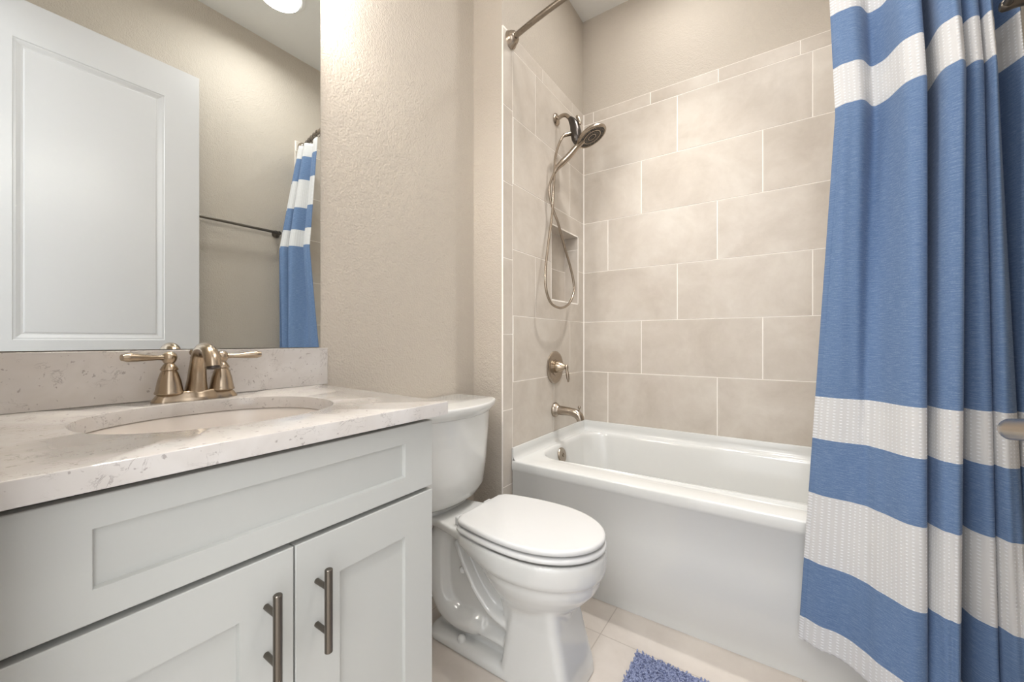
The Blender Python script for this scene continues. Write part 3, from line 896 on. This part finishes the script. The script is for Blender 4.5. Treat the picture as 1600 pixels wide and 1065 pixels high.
def toilet():
    t = thing('toilet', 'white two-piece elongated toilet with closed lid between vanity and bathtub', 'toilet', (.1, TY, 0))
    # ---- bowl: several closed volumes fused into one skin
    bm = bmesh.new()
    z = .432
    L_ = [(z - .001, .008), (z, .004), (z - .001, .0), (z - .006, -.003), (z - .030, -.004)]
    loops = [outline(z - .004, sh=.02)] + [outline(zz, sh=s) for zz, s in L_]
    for zz, fx, hw, xw, xr, hr in ((.386, .6135, .172, .375, .175, .138), (.374, .612, .171, .375, .20, .135), (.362, .608, .166, .375, .212, .128), (.354, .598, .157, .375, .220, .118),
                                   (.330, .594, .153, .375, .232, .110), (.31, .584, .146, .375, .240, .102), (.285, .562, .134, .37, .255, .092), (.262, .540, .118, .37, .27, .082), (.24, .515, .102, .37, .28, .075), (.20, .500, .09, .37, .29, .07), (.10, .500, .085, .37, .30, .065), (.03, .495, .08, .37, .30, .06)):
        loops.append(outline(zz, fx, xw, hw, xr, hr))
    loft(bm, loops)
    # rear platform that carries the tank
    def plat(z, g, hw0=.105, hw1=.150):
        return [(-.150 - g, TY - hw0 - g, z), (.02, TY - hw0 - g, z), (.12, TY - .125 - g, z), (.22, TY - hw1 - g, z), (.30, TY - hw1 - g, z), (.30, TY + hw1 + g, z), (.22, TY + hw1 + g, z), (.12, TY + .125 + g, z), (.02, TY + hw0 + g, z), (-.150 - g, TY + hw0 + g, z)]
    loft(bm, [plat(.392, -.03), plat(.398, -.012), plat(.405, -.002), plat(.426, 0), plat(.4325, -.004)])
    # front pedestal block
    def ped(z, x0, x1, hw, r=.03):
        return rrect((x0 + x1) / 2, TY, (x1 - x0) / 2, hw, r, z)
    loft(bm, [ped(0, .300, .548, .1105, .030), ped(.04, .302, .545, .108, .030), ped(.12, .312, .525, .100, .030), ped(.20, .322, .505, .096, .030), ped(.25, .330, .500, .098, .032), ped(.285, .335, .51, .105, .045)])
    # foot flange
    def foot(z, g):
        return rrect(.20, TY, .225 + g, .110 + g, .05, z)
    loft(bm, [foot(0, 0), foot(.022, 0), foot(.030, -.006), foot(.036, -.02)])
    loft(bm, [rrect(.17, TY, .19, .050, .03, .03), rrect(.17, TY, .185, .048, .03, .40)])
    # trapway: column down the rear, swelling forward at the bottom, rising diagonal branch
    tube(bm, catmull([(.03, TY, .40), (-.005, TY, .34), (-.01, TY, .22), (.02, TY, .12), (.09, TY, .085), (.17, TY, .090), (.215, TY, .10)], 5), lerp_list([(.05, .075), (.060, .090), (.060, .093), (.058, .094), (.052, .094), (.050, .092), (.038, .072)], 31), 24, up=(1, 0, 0))
    tube(bm, catmull([(.085, TY, .36), (.125, TY, .30), (.18, TY, .225), (.25, TY, .170), (.34, TY, .145)], 5), lerp_list([(.026, .078), (.021, .084), (.021, .086), (.022, .089), (.022, .088)], 21), 24, up=(1, 0, 0))
    tube(bm, [(.20, TY, .085), (.34, TY, .085)], [(.022, .083), (.022, .086)], 16, up=(0, 0, 1))
    bm.normal_update()
    o = finish(bm, 'bowl', M_PORC, t, angle=180)
    r = o.modifiers.new('fuse', 'REMESH'); r.mode = 'VOXEL'; r.voxel_size = .0052; r.use_smooth_shade = True
    s = o.modifiers.new('soften', 'SMOOTH'); s.factor = .5; s.iterations = 5
    for sy in (-1, 1):
        bm = bmesh.new(); lathe(bm, [(.0155, 0), (.016, .006), (.0135, .015), (.008, .020), (.001, .0215)], (.130, TY + sy * .085, .031), (0, 0, 1), 24)
        finish(bm, 'bolt_cap', M_PORC, t)
    bm = bmesh.new(); lathe(bm, [(.013, 0), (.0125, .008), (.008, .014), (.001, .016)], (.115, TY - .060, .262), (.1, -1, .1), 20)
    finish(bm, 'side_cap', M_PORC, t)
    # ---- seat ring and lid
    def slab(name, z0, z1, sh, edge, m):
        bm = bmesh.new()
        a = dict(xf_=.614, xw=.375, hw=.172, xr=.138, hr=.138)
        lo = [outline(z0, sh=sh + edge, **a), outline(z0 + .002, sh=sh + .001, **a), outline(z0 + (z1 - z0) * .5, sh=sh, **a), outline(z1 - .004, sh=sh + .0015, **a), outline(z1 - .001, sh=sh + .005, **a), outline(z1, sh=sh + .011, **a)]
        loft(bm, lo, True, True)
        o = finish(bm, name, m, t, angle=50); return o
    slab('seat', .4400, .4555, .000, .004, M_SEAT)
    slab('lid', .4632, .4800, .003, .003, M_SEAT)
    # bumpers that keep the lid and seat apart
    bm = bmesh.new()
    for x, yy, z0, z1 in ((.530, -.100, .4545, .4612),):
        box(bm, x - .011, x + .011, TY + yy - .006, TY + yy + .006, z0, z1)
    finish(bm, 'bumper', M_SEAT, t, smooth=False)
    for sy in (-1, 1):
        bm = bmesh.new(); box(bm, .108, .140, TY + sy * .078 - .02, TY + sy * .078 + .02, .431, .462)
        bevel(finish(bm, 'hinge', M_SEAT, t), .006, 3)
    # ---- tank
    bm = bmesh.new()
    def tk(z, xr, xf_, hw, bow, n=14):
        pts = []
        rc = .03
        # front edge bowed, corners rounded
        f = []
        for k in range(n + 1):
            u = -1 + 2 * k / n
            f.append((xf_ + bow * (1 - abs(u) ** 2.2), u * (hw - rc * .35)))
        pts = [(xr, -hw * .97)] + [(xf_ - .045, -hw * 1.0), (xf_ - .015, -hw * .995)] + f + [(xf_ - .015, hw * .995), (xf_ - .045, hw * 1.0)] + [(xr, hw * .97)]
        return [(x, TY + y, z) for x, y in pts]
    loft(bm, [tk(.452, -.13, -.02, .17, .05), tk(.470, -.145, .0, .190, .055), tk(.50, -.158, .012, .198, .06), tk(.60, -.162, .022, .204, .062), tk(.72, -.164, .028, .210, .063), tk(.79, -.165, .031, .213, .064)])
    loft(bm, [tk(.4325, -.06, .0, .10, .01), tk(.455, -.06, .0, .10, .01)])
    tkb = finish(bm, 'tank', M_PORC, t, angle=60)
    bm = bmesh.new()
    loft(bm, [tk(.789, -.165, .032, .214, .064), tk(.795, -.166, .038, .219, .066), tk(.806, -.167, .044, .2245, .068), tk(.816, -.168, .050, .228, .07), tk(.829, -.168, .052, .229, .07), tk(.833, -.167, .050, .227, .07), tk(.8345, -.163, .044, .222, .068)])
    finish(bm, 'tank_lid', M_PORC, t, angle=60)
toilet()

# ------------------------------------------------------------------ bath rug
def rug():
    M = mat('rug_chenille', lin(120, 126, 166), .95, spec=.1); t = NT(M)
    a = t.noise(220, 2, .6)
    t.l(t.ramp(a, [(.35, lin(108, 116, 148)), (.65, lin(156, 164, 192))]), t.p.inputs['Base Color'])
    bm = bmesh.new(); x0, x1, y0, y1 = .640, 1.28, -1.42, -.985
    box(bm, x0, x1, y0, y1, .0005, .008)
    rnd = random.Random(9)
    nx, ny = 96, 66
    for i in range(nx):
        for j in range(ny):
            x = x0 + (i + .5) / nx * (x1 - x0) + rnd.uniform(-.003, .003); y = y0 + (j + .5) / ny * (y1 - y0) + rnd.uniform(-.003, .003)
            h = rnd.uniform(.007, .012); lx, ly = rnd.uniform(-.007, .007), rnd.uniform(-.007, .007); r = rnd.uniform(.0026, .0036)
            rings = []
            for k, (f, rr) in enumerate(((0, .9), (.55, 1.15), (.9, .8), (1, .25))):
                c = (x + lx * f, y + ly * f, .005 + h * f)
                rings.append([bm.verts.new((c[0] + r * rr * cos(q * 2 * pi / 5), c[1] + r * rr * sin(q * 2 * pi / 5), c[2])) for q in range(5)])
            for A, B in zip(rings, rings[1:]):
                for q in range(5): bm.faces.new((A[q], A[(q + 1) % 5], B[(q + 1) % 5], B[q]))
            bm.faces.new(rings[-1])
    o = finish(bm, 'bath_rug', M)
    tag(o, 'blue-lavender chenille bath rug on the tile floor in front of the tub', 'rug')
rug()
